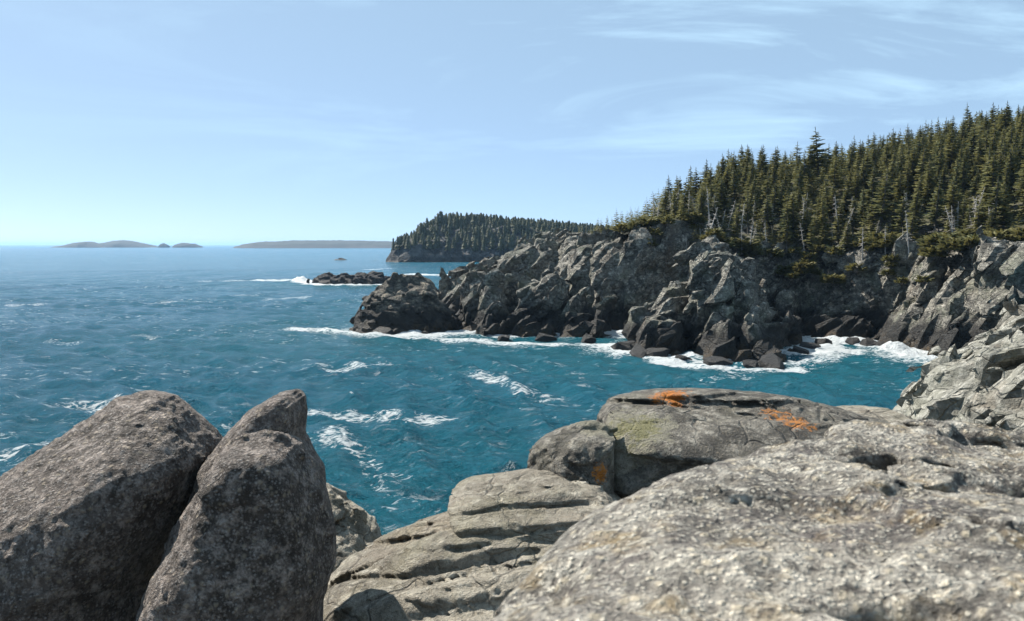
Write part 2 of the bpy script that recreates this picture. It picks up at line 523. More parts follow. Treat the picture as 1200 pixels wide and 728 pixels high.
# the headland across the cove (x right, y ahead, metres)
HILLPOLY = [(15, 124), (20, 115), (27, 111), (38, 113), (45, 110), (52, 100), (60, 88), (76, 77), (130, 54), (300, 54), (300, 420),
            (60, 330), (24, 210), (12, 150)]
HILL = (HILLPOLY, (14, .42, 0, 15, 0, 23.5), .42, 11.0)
HILL2 = (HILLPOLY, (14, .225, 0, 15, 0, 33), .36, 11.0)
HEAD = [
    # low front shelf in steps and the knob at its seaward end
    ([(-6.3, 107), (0, 103.5), (6, 103.2), (13, 102), (18, 112), (10, 124), (-3, 124), (-9, 114)], (2.6, .0, .15, 0, 104, 4.4), 2.8, 0),
    ([(-6.5, 109), (-1, 105.2), (2, 107), (5, 105), (9, 105.5), (12, 108.5), (8, 124), (-4, 124)], (5.8, .0, .2, 0, 106, 7.8), 2.4, 1.8),
    ([(-8.6, 116), (-5.5, 112.5), (-2, 116), (-3, 125), (-8, 125)], (7.6, 0, 0, 0, 0, 7.6), 5, 0),
    ([(2, 109), (7, 107), (10, 111), (3, 116)], (8.6, .1, .1, 5, 108, 9.2), 5, 0),
    # long pinkish ridge behind
    ([(-15, 142), (-10, 131), (8, 122), (30, 122), (40, 150), (10, 170), (-10, 158)], (7.8, .3, 0, -10, 0, 13.8), 1.8, 0),
    # tall crest block with the dark wall
    ([(7, 116), (11, 112.5), (17, 110), (24.5, 111), (30, 113), (34, 132), (12, 134), (5, 125)], (13.0, .22, -.02, 12, 110, 15.6), 9.0, -6),
    # bulging point in front, in steep steps; its flank falls away into the cove
    ([(12.5, 95), (15, 88), (21, 82.6), (27.5, 80.6), (30.5, 85), (32.5, 91), (36.5, 98), (36, 108), (31, 114), (26, 112), (19, 104)], (2.4, .0, .15, 22, 84, 5), 2.6, 0),
    ([(14.5, 96), (17.5, 90), (22.5, 84.6), (26.5, 84), (29, 89), (31.5, 95), (34.5, 103), (31, 114), (26, 112), (20, 104)], (5.4, .12, .22, 22, 86, 9.5), 2.4, 1.5),
    ([(17, 98), (19.5, 91.5), (23.5, 87.5), (26.5, 89), (29, 94), (31.5, 103), (31, 114), (26, 114), (21, 104)], (8.8, .12, .26, 24, 90, 12.4), 2.2, 4.5),
    ([(20.5, 100), (22, 94), (24.5, 92.5), (27, 95), (29, 103), (31, 114), (26, 114)], (12.0, .05, .12, 26, 96, 13.4), 2.2, 8),
    # back of the cove: broken slope
    ([(35, 101), (39, 100.5), (43.5, 98), (50, 102), (56, 120), (33, 120)], (1.2, .02, .85, 42, 102, 12.5), 1.8, 0),
    # slabby cliff on the far side of the cove
    ([(45, 99), (44.2, 86), (50, 74), (60, 64), (80, 58), (120, 40), (140, 90), (70, 112), (50, 108)], (11.5, .12, .06, 50, 90, 17), 2.3, 0),
    ([(14, 122), (20, 113), (27, 109), (38, 112), (45, 109), (53, 99), (62, 88), (80, 82), (130, 58), (300, 55), (300, 425),
      (58, 335), (22, 212), (10, 150)], (11.0, 0, 0, 0, 0, 11.0), 4.0, 4.0),
    HILL, HILL2,
]
HG = grid_h(HEAD, (-20, 55), (300, 430), 1.0, .6)
rockA = rotm(35, -40, 15)
V, F = build_rock(height_sdf(HEAD, .6, [((-1.5, 101), (0.5, 116), .8, 4.5), ((5, 101), (8, 112), .7, 4.0), ((11.5, 100), (14, 110), 1.1, 5), ((18.5, 83), (21, 97), .7, 4.5),
                                            ((24, 80), (25.5, 92), .7, 5), ((33, 92), (35, 106), 1.0, 3), ((47, 78), (52, 98), .9, 4), ((52, 76), (58, 92), .8, 4),
                                            ((38, 100), (40, 112), 1.0, 3), ((14, 108), (17, 118), .8, 4), ((-6, 128), (0, 142), 1.2, 3), ((4, 120), (9, 140), 1.0, 3)]), (-22, 76, -2.5), (74, 172, 19.5), .26,
                  strata_disp([((6.2, 1.5, 4.4), rockA, .6, 2.3, .5, .12), ((1.9, .9, 1.5), rockA, .17, 2.4, .10, .14)], [(1.2, .04, 2)], 3), 1.9,
                  strata_disp([((9.0, 6.0, 7.5), rotm(8, -18, 35), 1.0, 2.0, 1.2, .09)], [(.2, .3, 2)], 13, .7), 3.0)
headland = rock_object('headland', V, F, M['cliff'], base=np.array([25., 100., 0.]), angular=.15)
tag(headland, 'jagged grey cliff headland with black tidal band across the cove', 'headland', kind='structure')

# wooded hill behind the cliffs: a coarser sheet
def height_sheet(xs, ys, H, drop):
    nx, ny = len(xs), len(ys)
    X, Y = np.meshgrid(xs, ys, indexing='ij')
    V = np.stack([X.ravel(), Y.ravel(), H.ravel() - drop], 1)
    i, j = np.meshgrid(np.arange(nx - 1), np.arange(ny - 1), indexing='ij')
    a = (i * ny + j).ravel()
    return V, np.stack([a, a + ny, a + ny + 1, a + 1], 1)
mg = NT('forest_floor')
pp = mg.pos()
cc = mg.mix(mg.ramp(mg.noise(pp, .5, 6, .6), .35, .65), (.035, .03, .018), (.075, .075, .03))
mg.l(cc, mg.p.inputs['Base Color']); mg.p.inputs['Roughness'].default_value = .95
mg.l(mg.bump(mg.noise(pp, 2, 6, .7), 1, .3), mg.p.inputs['Normal'])
M['floor'] = mg.mat
xs, ys, Hh = HG
XX_, YY_ = np.meshgrid(xs, ys, indexing='ij')
keep = sd_poly(XX_, YY_, HILLPOLY) < -1.5
V, F = height_sheet(xs, ys, Hh, .3)
kf = keep.ravel()[F].all(1)
used = np.unique(F[kf]); re_ = np.full(len(V), -1); re_[used] = np.arange(len(used))
o = rock_object('hillside', V[used], re_[F[kf]], M['floor'], base=np.array([80., 150., 0.]))
tag(o, 'steep wooded hillside rising behind the grey cliffs', 'hillside', kind='structure')

# ------------------------------------------------------------------ shore the camera stands on
SHORE = [
    ([(-14, -6), (14, -6), (14, 9), (9, 8), (3, 7.4), (0, 6.8), (-3, 6.2), (-6, 6.5), (-10, 6), (-14, 4)], (9.3, 0, -.05, 0, 0, 9.6), 1.6, 8.0),
    ([(3, 6), (8.8, 11), (10.2, 19), (11.0, 24), (13, 27), (16, 29.5), (20, 32), (30, 37), (45, 45), (45, -6), (10, -6)],
     (8.74, .5855, -.3416, 0, 0, 13), 2.4, 5.8),
    ([(3, 5), (8, 12), (9.5, 19), (10.3, 24.5), (16, 31), (26, 37), (45, 47), (45, -8), (-14, -8), (-16, 4), (-8, 9), (0, 9.5)],
     (5.6, 0, 0, 0, 0, 5.6), 1.6, 0),
    ([(-.1, .4), (2.8, .2), (2.8, 1.9), (1.0, 1.8), (.2, 1.4)], (10.95, 0, 0, 0, 0, 10.95), 2.5, 9.8),
    ([(1.5, 5.2), (4.2, 5.0), (4.4, 7.2), (1.2, 7.0)], (10.3, 0, 0, 0, 0, 10.3), 2.5, 9.0),
]
rockB = rotm(30, -35, -20)
V, F = build_rock(height_sdf(SHORE, .35), (-18, -4, -2), (32, 42, 14.5), .15,
                  strata_disp([((3.0, 1.3, 1.2), rockB, .36, 2.4, .25, .06), ((1.2, .55, .5), rockB, .17, 2.4, .1, .10)],
                              [(.4, .1, 2), (2.2, .03, 2)], 31), 1.3)
shore = rock_object('shore', V, F, M['shore'], base=np.array([10., 15., 0.]), angular=.25)
tag(shore, 'pale grey rocky shore sloping from the boulders down to the cove', 'shore', kind='structure')
SG = grid_h(SHORE, (-18, -6), (45, 45), .25, .35)

# ------------------------------------------------------------------ sea rocks
STACKP = [(-22.5, 113), (-20, 109.5), (-14, 108.5), (-8.6, 110.5), (-8.2, 116), (-12, 120), (-19, 119)]
STACK = [(STACKP, (4.2, .0, 0, -19, 0, 4.2), 4.0, 0.6),
         ([(-20.5, 113), (-18, 110), (-12, 109.5), (-9.6, 111.5), (-9.4, 116), (-14, 119), (-19, 118)], (6.6, .26, 0, -19, 0, 8.8), 1.25, 3.9),
         ([(-23.0, 112.5), (-20, 108.8), (-12, 107.6), (-8.4, 110), (-9, 117), (-20, 119)], (1.2, 0, 0, 0, 0, 1.2), 1.6, .3)]
V, F = build_rock(height_sdf(STACK, .5), (-26, 104, -2), (-5, 124, 11), .18,
                  strata_disp([((5, 2.6, 3), rotm(20, 25, 10), .6, 2.2, .4, .08), ((1.8, .9, 1.1), rotm(20, 25, 10), .24, 2.4, .14, .12)],
                              [(.25, .35, 2), (1.4, .06, 2)], 71), 1.6)
tag(rock_object('sea_stack', V, F, M['stack'], angular=.25), 'dark wedge shaped sea stack with a tan sunlit top and white surf round its foot', 'rock')

SK = [([(-63, 246), (-56, 242), (-44, 241), (-37, 244), (-38, 252), (-50, 255), (-60, 252)], (2.6, .03, 0, -50, 0, 3.4), 1.1, .4)]
V, F = build_rock(height_sdf(SK, .5), (-68, 236, -2), (-32, 260, 6), .35,
                  strata_disp([((3, 2, 2.4), rotm(20, 25, 10), .7, 1.4, .4, .1), ((1.3, 1, 1.1), rotm(20, 25, 10), .35, 1.3, .2, .1)], [(.3, .4, 2)], 81), 2.0)
tag(rock_object('skerry', V, F, M['skerry'], angular=.4), 'long low black skerry with surf breaking at its seaward end', 'rock')
for k, (px, py, w, hh, lab) in enumerate([(399, 305, 7.0, 2.6, 'small dark rock awash beyond the long low skerry'),
                                          (437, 306, 3.6, 1.1, 'tiny dark rock awash just off the far wooded headland')]):
    cx, cy = pixw(px, py)
    ms = [([(cx - w, cy), (cx - w * .5, cy - w * .4), (cx + w * .6, cy - w * .4), (cx + w, cy + 1), (cx, cy + w * .5)], (hh, 0, 0, 0, 0, hh), .7, .3)]
    V, F = build_rock(height_sdf(ms, .5), (cx - w - 4, cy - w - 4, -2), (cx + w + 4, cy + w + 4, 6), .5,
                      strata_disp([((3, 2, 2.4), rotm(20, 25, 10), .5, 1.4, .2, .1)], [(.3, .4, 2)], 91 + k), 2.0)
    tag(rock_object('sea_rock', V, F, M['skerry']), lab, 'rock')

# ------------------------------------------------------------------ far headland and islands
def wx(px, d): return (px - 600) / FPX * d
FAR = [
    ([(wx(450, 560), 565), (wx(468, 560), 552), (wx(505, 560), 550), (wx(540, 560), 556), (wx(600, 560), 556), (wx(680, 560), 570), (wx(800, 560), 590),
      (wx(900, 560), 760), (wx(700, 900), 900), (wx(560, 800), 760), (wx(470, 640), 640)], (9.5, 0, 0, 0, 0, 9.5), 1.5, 0),
    ([(wx(462, 560), 566), (wx(480, 560), 560), (wx(600, 560), 562), (wx(800, 560), 600), (wx(900, 560), 760), (wx(700, 900), 880), (wx(560, 800), 750),
      (wx(480, 640), 640)], (26.5, -.085, 0, wx(545, 560), 0, 27), .75, 6),
    ([(wx(400, 850), 1180), (wx(560, 850), 860), (wx(720, 850), 850), (wx(860, 850), 900), (900, 1100), (700, 1500)], (22, 0, 0, 0, 0, 24), .6, 2),
]
V, F = build_rock(height_sdf(FAR, 2.0), (-120, 535, -4), (175, 905, 36), 1.5,
                  strata_disp([((14, 7, 16), rotm(10, 20, 30), 2.6, 1.2, 1.5, .1), ((6, 4, 6), rotm(10, 20, 30), 1.2, 1.2, .6, .1)], [(.05, 2.0, 2)], 101), 9)
o = rock_object('far_headland', V, F, M['far'], base=np.array([0., 560., 0.]), angular=.35)
tag(o, 'distant headland with dark cliffs and a crown of spruces', 'headland', kind='structure')
FG = grid_h(FAR, (-140, 540), (180, 920), 2.0, 2.0)

mi = NT('island_ground')
pp = mi.pos()
cc = mi.mix(mi.ramp(mi.sep(pp)[2], 3, 12), (.045, .042, .042), (.014, .02, .018))
cc = mi.mix(mi.ramp(mi.noise(pp, .02, 5, .6), .45, .6, 0, .6), cc, (.03, .034, .03))
mi.l(cc, mi.p.inputs['Base Color']); mi.p.inputs['Roughness'].default_value = .95
M['island'] = mi.mat
def island(pts, base_py, dist, depth, label, seed):
    """pts: skyline as (px, py); the body is lofted over its depth"""
    n = 160
    px = np.linspace(pts[0][0], pts[-1][0], n)
    py = np.interp(px, [p[0] for p in pts], [p[1] for p in pts])
    x = (px - 600) / FPX * dist
    top = np.maximum((base_py - py) / FPX * dist, 0)
    t = np.linspace(0, 1, 22)
    prof = np.sin(np.pi * t) ** .55
    X = np.repeat(x[:, None], 22, 1); Y = dist + (t[None, :] - .5) * depth * (.25 + .75 * np.sqrt(top / top.max()))[:, None]
    Z = top[:, None] * prof[None, :]
    P = np.stack([X.ravel(), Y.ravel(), Z.ravel()], 1).astype(np.float32)
    P[:, 2] += (fbm(P * np.array([.03, .03, .0], np.float32), 4, seed) * 2.0 + fbm(P * np.array([.12, .12, .0], np.float32), 2, seed + 9) * 1.2) * np.clip(P[:, 2] / 5, 0, 1)
    P[:, 2] -= .8
    i, j = np.meshgrid(np.arange(n - 1), np.arange(21), indexing='ij')
    a = (i * 22 + j).ravel()
    F = np.stack([a, a + 22, a + 23, a + 1], 1)
    return tag(rock_object('island', P, F, M['island']), label, 'island', 'islands on the horizon')
island([(283, 291), (292, 286), (310, 283.5), (345, 282.6), (375, 281.8), (400, 282), (440, 283), (470, 284), (520, 285), (540, 291)], 291, 3100, 420,
       'long flat topped hazy island, the widest on the horizon', 1)
island([(62, 290), (80, 287), (96, 283.5), (106, 283), (118, 286), (130, 290)], 290, 3500, 200, 'low reddish rocky islet at the outer end of the island chain', 2)
island([(112, 290), (122, 285), (136, 282.2), (150, 281.4), (164, 284), (176, 287), (184, 290)], 290, 3600, 260, 'tallest humped islet of the small island chain', 3)
island([(186, 290), (190, 286), (194, 285), (198, 287), (200, 290)], 290, 3500, 60, 'smallest knob islet standing between two larger islets', 4)
island([(205, 290), (209, 286), (218, 284.6), (229, 285), (235, 287.5), (238, 290)], 290, 3500, 110, 'flat topped islet at the inner end of the island chain', 5)

# ------------------------------------------------------------------ sea
def step_r():
    r = [6.0]
    while r[-1] < 45000:
        q = r[-1]
        r.append(q + (max(.26, q * .007) if q < 420 else q * .02))
    return np.array(r)
rr = step_r()
th = np.concatenate([np.linspace(-180, -42, 60, endpoint=False), np.linspace(-42, 42, 760), np.linspace(42, 180, 60)[1:]])
th = np.radians(th)
RR, TH = np.meshgrid(rr, th, indexing='ij')
X0 = (RR * np.sin(TH)).ravel(); Y0 = (RR * np.cos(TH)).ravel()
spac = np.maximum(np.gradient(rr)[:, None], np.gradient(th)[None, :] * RR).ravel()
Z0 = np.zeros_like(X0); DX = np.zeros_like(X0); DY = np.zeros_like(X0)
rng = np.random.default_rng(5)
warp = 1.5 * fbm(np.stack([X0 * .02, Y0 * .02, X0 * 0], 1).astype(np.float32), 2, 5)
gust = .8 + .5 * fbm(np.stack([X0 * .012, Y0 * .03, X0 * 0 + 3], 1).astype(np.float32), 2, 15)
for k in range(56):
    lam = .75 * (8.0 / .75) ** (k / 55.0) * rng.uniform(.9, 1.1)
    ang = R(205) + rng.normal(0, .5)
    kx, ky = math.sin(ang) * 2 * math.pi / lam, math.cos(ang) * 2 * math.pi / lam
    amp = .025 * lam ** .5 * rng.uniform(.6, 1.4)
    att = np.clip((lam / spac - 2.0) / 2.0, 0, 1) * gust
    ph = kx * (X0 + warp) + ky * (Y0 + warp) + rng.uniform(0, 6.28)
    c, s_ = np.cos(ph), np.sin(ph)
    Z0 += amp * att * c
    DX -= amp * att * s_ * math.sin(ang) * .5
    DY -= amp * att * s_ * math.cos(ang) * .5

# foam: surf along the rocks, drifting streaks, crests
foam = np.zeros_like(X0)
near = (np.abs(TH.ravel()) < R(44)) & (RR.ravel() < 420)
xi, yi = X0[near], Y0[near]
q = np.stack([xi * .12, yi * .12, xi * 0], 1).astype(np.float32)
wob = fbm(q, 4, 21)
sd = np.full(xi.shape, 1e3, np.float32)
for ms in (HEAD[:12], STACK, SK):
    for m_ in ms: sd = np.minimum(sd, sd_poly(xi, yi, m_[0]))
shelf = np.clip(1 - (sd - 1.5) / (2.2 + 3.6 * np.clip(wob + .35, 0, 1.4)), 0, 1)
fo = .85 * shelf * np.clip(.66 + wob * 1.0, 0, 1)
def streak(pts, width, inten):
    """pts: photo pixels on the water; width in metres across"""
    global fo
    W = [pixw(*p) for p in pts]
    d = np.full(xi.shape, 1e9)
    for (ax, ay), (bx, by) in zip(W[:-1], W[1:]):
        ex, ey = bx - ax, by - ay
        t = np.clip(((xi - ax) * ex + (yi - ay) * ey) / (ex * ex + ey * ey + 1e-9), 0, 1)
        d = np.minimum(d, np.hypot(xi - ax - t * ex, yi - ay - t * ey))
    d = d + wob * width * .8
    fo = np.maximum(fo, inten * np.clip(1.15 - d / width, 0, 1))
for a_ in [([(345, 386), (420, 391), (500, 393), (545, 390)], 3.2, 1.0), ([(380, 388), (470, 396), (560, 400)], 2.2, .9),
           ([(560, 401), (620, 404), (700, 405)], 1.6, .85), ([(690, 404), (735, 415), (800, 428), (880, 434), (935, 434)], 1.8, 1.0),
           ([(720, 418), (790, 420), (820, 424)], 1.8, 1.0),
           ([(935, 414), (970, 411), (1010, 412)], 3.6, 1.0), ([(1020, 409), (1050, 409), (1082, 419)], 2.2, 1.0), ([(930, 424), (990, 418)], 1.4, .75),
           ([(345, 328), (362, 331), (400, 334), (465, 333)], 5.0, 1.0), ([(310, 329), (350, 329)], 6, 1.0), ([(480, 322), (560, 323)], 9, .9),
           ([(0, 533), (30, 526), (60, 517)], 1.0, 1.0), ([(225, 505), (270, 500)], 1.1, 1.0), ([(350, 484), (400, 486), (450, 487)], .7, .85),
           ([(455, 492), (500, 495), (535, 492), (575, 494)], .6, .75), ([(505, 491), (550, 491)], .8, .9),
           ([(560, 440), (600, 452), (625, 466), (640, 470)], 1.0, .85), ([(605, 484), (640, 468)], 1.1, .95), ([(630, 486), (665, 490)], .7, .7),
           ([(385, 508), (405, 525), (440, 545), (470, 560)], .9, .82), ([(425, 540), (450, 575), (470, 588)], .6, .8), ([(450, 585), (520, 597)], .6, .7),
           ([(400, 432), (440, 427), (470, 430)], 1.2, .85), ([(90, 473), (125, 472), (130, 487)], .9, .75),
           ([(200, 354), (250, 355)], 2.0, .8), ([(160, 355), (190, 357)], 1.6, .7), ([(320, 351), (370, 348), (430, 346)], 2.2, .75),
           ([(0, 358), (45, 357)], 1.6, .7), ([(560, 404), (700, 408)], 1.0, .5), ([(830, 445), (880, 441)], .7, .55), ([(960, 455), (1010, 452)], .5, .5),
           ([(430, 316), (500, 312)], 6, .7), ([(240, 330), (280, 329)], 4, .7), ([(60, 400), (90, 402)], 1.0, .55), ([(160, 392), (180, 396)], .9, .55)]:
    surfy = min(p_[1] for p_ in a_[0]) > 383 and max(p_[1] for p_ in a_[0]) < 436 and a_[1] > 1.3 or a_[1] > 4
    streak(a_[0], a_[1] * (1.0 if surfy else 1.35), a_[2] * (.82 if surfy else .66))
foam[near] = fo
# surf is a raised, broken body of water
surf = np.clip((foam - .55) / .45, 0, 1)
lump = fbm(np.stack([X0 * .6, Y0 * .6, X0 * 0], 1).astype(np.float32), 4, 33)
Z0 += surf * (.18 + .3 * np.clip(lump, -.3, 1.2)) * np.clip(RR.ravel() / 80, .3, 1.4)
# breaking heads of spray against the rocks
for (px, py, r_, hh) in [(352, 330, 3.4, 2.3), (1045, 412, 1.8, .6), (1068, 417, 1.6, .6), (975, 408, 1.6, .5), (805, 418, 1.2, .9), (735, 414, 1.5, .6)]:
    cx, cy = pixw(px, py)
    d = np.hypot(X0 - cx, (Y0 - cy)) / r_
    b_ = np.exp(-d * d * 1.6)
    Z0 += hh * b_ * np.clip(.75 + .7 * lump, 0, 2)
    foam = np.maximum(foam, np.clip(b_ * 1.9, 0, 1))
foam = np.maximum(foam, np.where((RR.ravel() < 420) & (RR.ravel() > 25), np.clip((Z0 / (gust * .5 + .2) - .85) * .9, 0, .55), 0) * (surf < .1))
shallow = np.zeros_like(X0)
shallow[near] = np.clip(1 - sd / 40, 0, 1)
shallow = np.maximum(shallow, np.clip(1 - (RR.ravel() - 20) / 60, 0, 1))

V = np.stack([X0 + DX, Y0 + DY, Z0], 1)
nr, nt = RR.shape
i, j = np.meshgrid(np.arange(nr - 1), np.arange(nt - 1), indexing='ij')
a = (i * nt + j).ravel()
F = np.stack([a, a + 1, a + nt + 1, a + nt], 1)[:, ::-1]
me = mesh_arrays('sea', V, F)
for nm, arr in (('foam', foam), ('shallow', shallow)):
    at = me.attributes.new(nm, 'FLOAT', 'POINT'); at.data.foreach_set('value', arr.astype(np.float32))
ms = NT('sea_water')
pp = ms.pos()
fa = ms.n('ShaderNodeAttribute', attribute_name='foam').outputs['Fac']
sh = ms.n('ShaderNodeAttribute', attribute_name='shallow').outputs['Fac']
fl = ms.mapv(pp, (1, 1, .0))
deep = ms.mix(ms.ramp(ms.noise(ms.mapv(pp, (.006, .02, 0)), 1, 4, .6), .35, .65), (.0085, .100, .164), (.0115, .118, .182))
cc = ms.mix(ms.math('MULTIPLY', sh, .75), deep, (.011, .115, .148))
nf = ms.noise(ms.mapv(pp, (.8, 1.6, 0)), 2.0, 9, .76, .5)
cell = ms.vor(ms.mapv(pp, (1.1, 2.0, 0)), 1.3, 'DISTANCE_TO_EDGE')
lace = ms.math('SUBTRACT', nf, ms.math('MULTIPLY', ms.ramp(cell, 0, .35), .16))
fm = ms.math('ADD', ms.math('MULTIPLY', fa, .9), ms.math('MULTIPLY', ms.math('SUBTRACT', lace, .47), ms.ramp(fa, .05, .95, 3.2, 1.2)))
fm = ms.math('MULTIPLY', fm, ms.ramp(fa, .02, .2))
far_caps = ms.noise(ms.mapv(pp, (.035, .16, 0)), 1.0, 9, .75, .3)
fm2 = ms.ramp(far_caps, .655, .74, 0, .8)
flk = ms.noise(ms.mapv(pp, (.35, .9, 0), (0, 0, R(8))), 1.7, 7, .7, .5)
zone = ms.ramp(ms.noise(ms.mapv(pp, (.03, .05, 0)), 1, 3, .6), .40, .60)
fm3 = ms.math('MULTIPLY', ms.ramp(flk, .575, .68, 0, .8), zone)
fmask = ms.math('MAXIMUM', ms.math('MAXIMUM', ms.ramp(fm, .33, .58), fm2), fm3)
ms.l(ms.mix(fmask, cc, (.62, .66, .68)), ms.p.inputs['Base Color'])
ms.l(ms.ramp(fmask, 0, 1, .15, .7), ms.p.inputs['Roughness'])
ms.p.inputs['IOR'].default_value = 1.333; ms.p.inputs['Specular IOR Level'].default_value = .25
w1 = ms.noise(ms.mapv(pp, (.8, 1.5, 0), (0, 0, R(-15))), 2.0, 7, .72, .3)
w2 = ms.noise(ms.mapv(pp, (.06, .16, 0), (0, 0, R(-10))), 2.2, 7, .7, .2)
b1 = ms.bump(w2, .9, 2.2)
ms.l(ms.bump(w1, 1.0, .6, b1), ms.p.inputs['Normal'])
M['sea'] = ms.mat
sea = link('sea', me, M['sea'])
tag(sea, 'choppy blue green sea with white foam streaks and surf', 'sea', kind='structure')

# ------------------------------------------------------------------ foreground boulders
def planes_sdf(planes):
    """planes: (point, outward normal)"""
    P = [(np.array(p, np.float32), np.array(n, np.float32) / np.linalg.norm(n)) for p, n in planes]
    def f(X, Y, Z, k):
        d = None
        for p, n in P:
            e = (X - p[0]) * n[0] + (Y - p[1]) * n[1] + (Z - p[2]) * n[2]
            d = e if d is None else smax(d, e, k)
        return d
    return f

def boulder(outline, dist, tf, tb, rnd, planes=(), k=.12, lean=0.0):
    """outline: photo pixels read at distance dist; the body is rounded in depth (tf towards us, tb away)"""
    W = [pix(px, py, dist) for px, py in outline]
    poly = [(w[0], w[2]) for w in W]
    zc = np.mean([p[1] for p in poly])
    pf = planes_sdf(planes) if planes else None
    def f(X, Y, Z):
        sd = sd_poly(X[:, 0, :], Z[:, 0, :], poly)[:, None, :]
        ins = np.clip(-sd / rnd, 0, 1)
        prof = np.sqrt(np.clip(1 - (1 - ins) ** 2, 0, 1))
        yc = dist + lean * (Z - zc)
        dy = Y - yc
        t = np.where(dy < 0, tf, tb) * prof
        dd = np.abs(dy) - t
        d = np.where(sd > 0, np.sqrt(sd ** 2 + dy ** 2), np.maximum(dd * .75, sd))
        if pf: d = smax(d, pf(X, Y, Z, k), k)
        return d
    x0 = min(p[0] for p in poly); x1 = max(p[0] for p in poly); z0 = min(p[1] for p in poly); z1 = max(p[1] for p in poly)
    return f, (x0 - .15, dist - tf - abs(lean) * (z1 - z0) - .15, z0 - .15), (x1 + .15, dist + tb + abs(lean) * (z1 - z0) + .15, z1 + .15)

def make_boulder(name, label, spec, h, disp, band, mat):
    f, lo, hi = spec
    V, F = build_rock(f, lo, hi, h, disp, band)
    return tag(rock_object(name, V, F, mat), label, 'boulder' if 'boulder' in name else 'rock')

def plates(amp, seed, size=.8, tilt=(-24, -6, 12)):
    rt_ = rotm(*tilt)
    return strata_disp([((size * 1.5, size * .8, size * .20), rt_, amp, .8, amp * .6, .12), ((size * .6, size * .45, size * .12), rt_, amp * .4, 1.0, amp * .3, .15)],
                       [(1.6, amp * .3, 2), (9, amp * .16, 3), (28, amp * .10, 2)], seed)

def rough(amp, seed, size=.5, cracks=.0):
    return strata_disp([((size * 1.6, size, size * .55), rotm(20, -12, 10), amp * .8, 2.2, cracks, .2)],
                       [(1.6, amp * 1.3, 3), (8, amp * .46, 3), (24, amp * .42, 3)], seed)

BM = M['boulder']
make_boulder('boulder', 'big rounded grey boulder with a broad sunlit upper slope beside the upright boulder',
    boulder([(-190, 800), (-190, 640), (-60, 585), (0, 548), (55, 518), (100, 488), (125, 468), (160, 459), (190, 464), (215, 484), (244, 510),
             (256, 527), (250, 560), (226, 610), (202, 660), (188, 800)], 4.3, .85, .6, .55,
            [(pix(100, 560, 3.72), (-.38, -.50, .78)), (pix(222, 620, 3.62), (.60, -.75, .25)), (pix(60, 690, 3.4), (.0, -.97, .2))], .24),
    .0125, rough(.022, 201, .6), .13, BM)
make_boulder('boulder', 'upright dome topped boulder in shade with a narrow sunlit edge, under the pointed capstone',
    boulder([(165, 810), (170, 690), (185, 642), (214, 592), (243, 543), (264, 523), (290, 515), (325, 514), (346, 525), (363, 552), (376, 592),
             (386, 640), (389, 672), (374, 722), (372, 810)], 3.75, .5, .6, .34,
            [(pix(290, 640, 3.38), (.10, -.93, .30)), (pix(225, 590, 3.65), (-.80, -.25, .50))], .10),
    .010, rough(.020, 211, .6), .16, BM)
make_boulder('capstone_boulder', 'small pointed boulder leaning on top of the upright shaded boulder',
    boulder([(225, 590), (243, 540), (270, 503), (300, 476), (320, 463), (337, 459), (350, 470), (353, 490), (350, 520), (372, 560), (380, 640), (300, 640)],
            4.2, .3, .4, .13, [(pix(310, 500, 3.98), (.25, -.9, .35))], .05),
    .009, rough(.016, 221, .4), .12, BM)
M['pale'] = rock_mat('pale_ledge_rock', (.15, .13, .10), (.44, .40, .33), (.66, .61, .51), 5.0, .06,
                     cracks=(1.5, .7, AX),
                     strata=((R(20), R(10), 0), 3.5), green=((.27, .25, .16), .45, 2.0), stain=((.22, .15, .10), .4, 1.7),
                     grain=(60, .55, (.50, .48, .42), (.06, .053, .045)))
M['dark'] = rock_mat('dark_lichen_rock', (.055, .050, .043), (.22, .203, .172), (.46, .43, .37), 6, .08, cracks=(1.3, .6, AX),
                     grain=(55, .5, (.26, .25, .23), (.03, .03, .03)), green=((.20, .19, .13), .3, 2.5),
                     lichen=[(tuple(pix(785, 466, 6.0)), .15, (.62, .20, .015)), (tuple(pix(912, 474, 5.75)), .13, (.62, .22, .02)),
                             (tuple(pix(934, 486, 5.6)), .13, (.60, .22, .03)), (tuple(pix(703, 556, 5.15)), .07, (.75, .26, .01)),
                             (tuple(pix(735, 500, 5.5)), .36, (.30, .285, .215)), (tuple(pix(745, 508, 5.5)), .20, (.21, .20, .085)),
                             (tuple(pix(722, 535, 5.4)), .15, (.44, .41, .34))])
make_boulder('rock', 'small pale rounded rock behind the upright shaded boulder at the water side',
    boulder([(340, 565), (372, 574), (398, 590), (438, 622), (446, 640), (440, 664), (420, 720), (330, 760)], 6.4, .6, .8, .45,
            [(pix(400, 640, 6.0), (-.2, -.62, .75))], .1), .016, rough(.04, 231, .4, .04), .26, M['pale'])
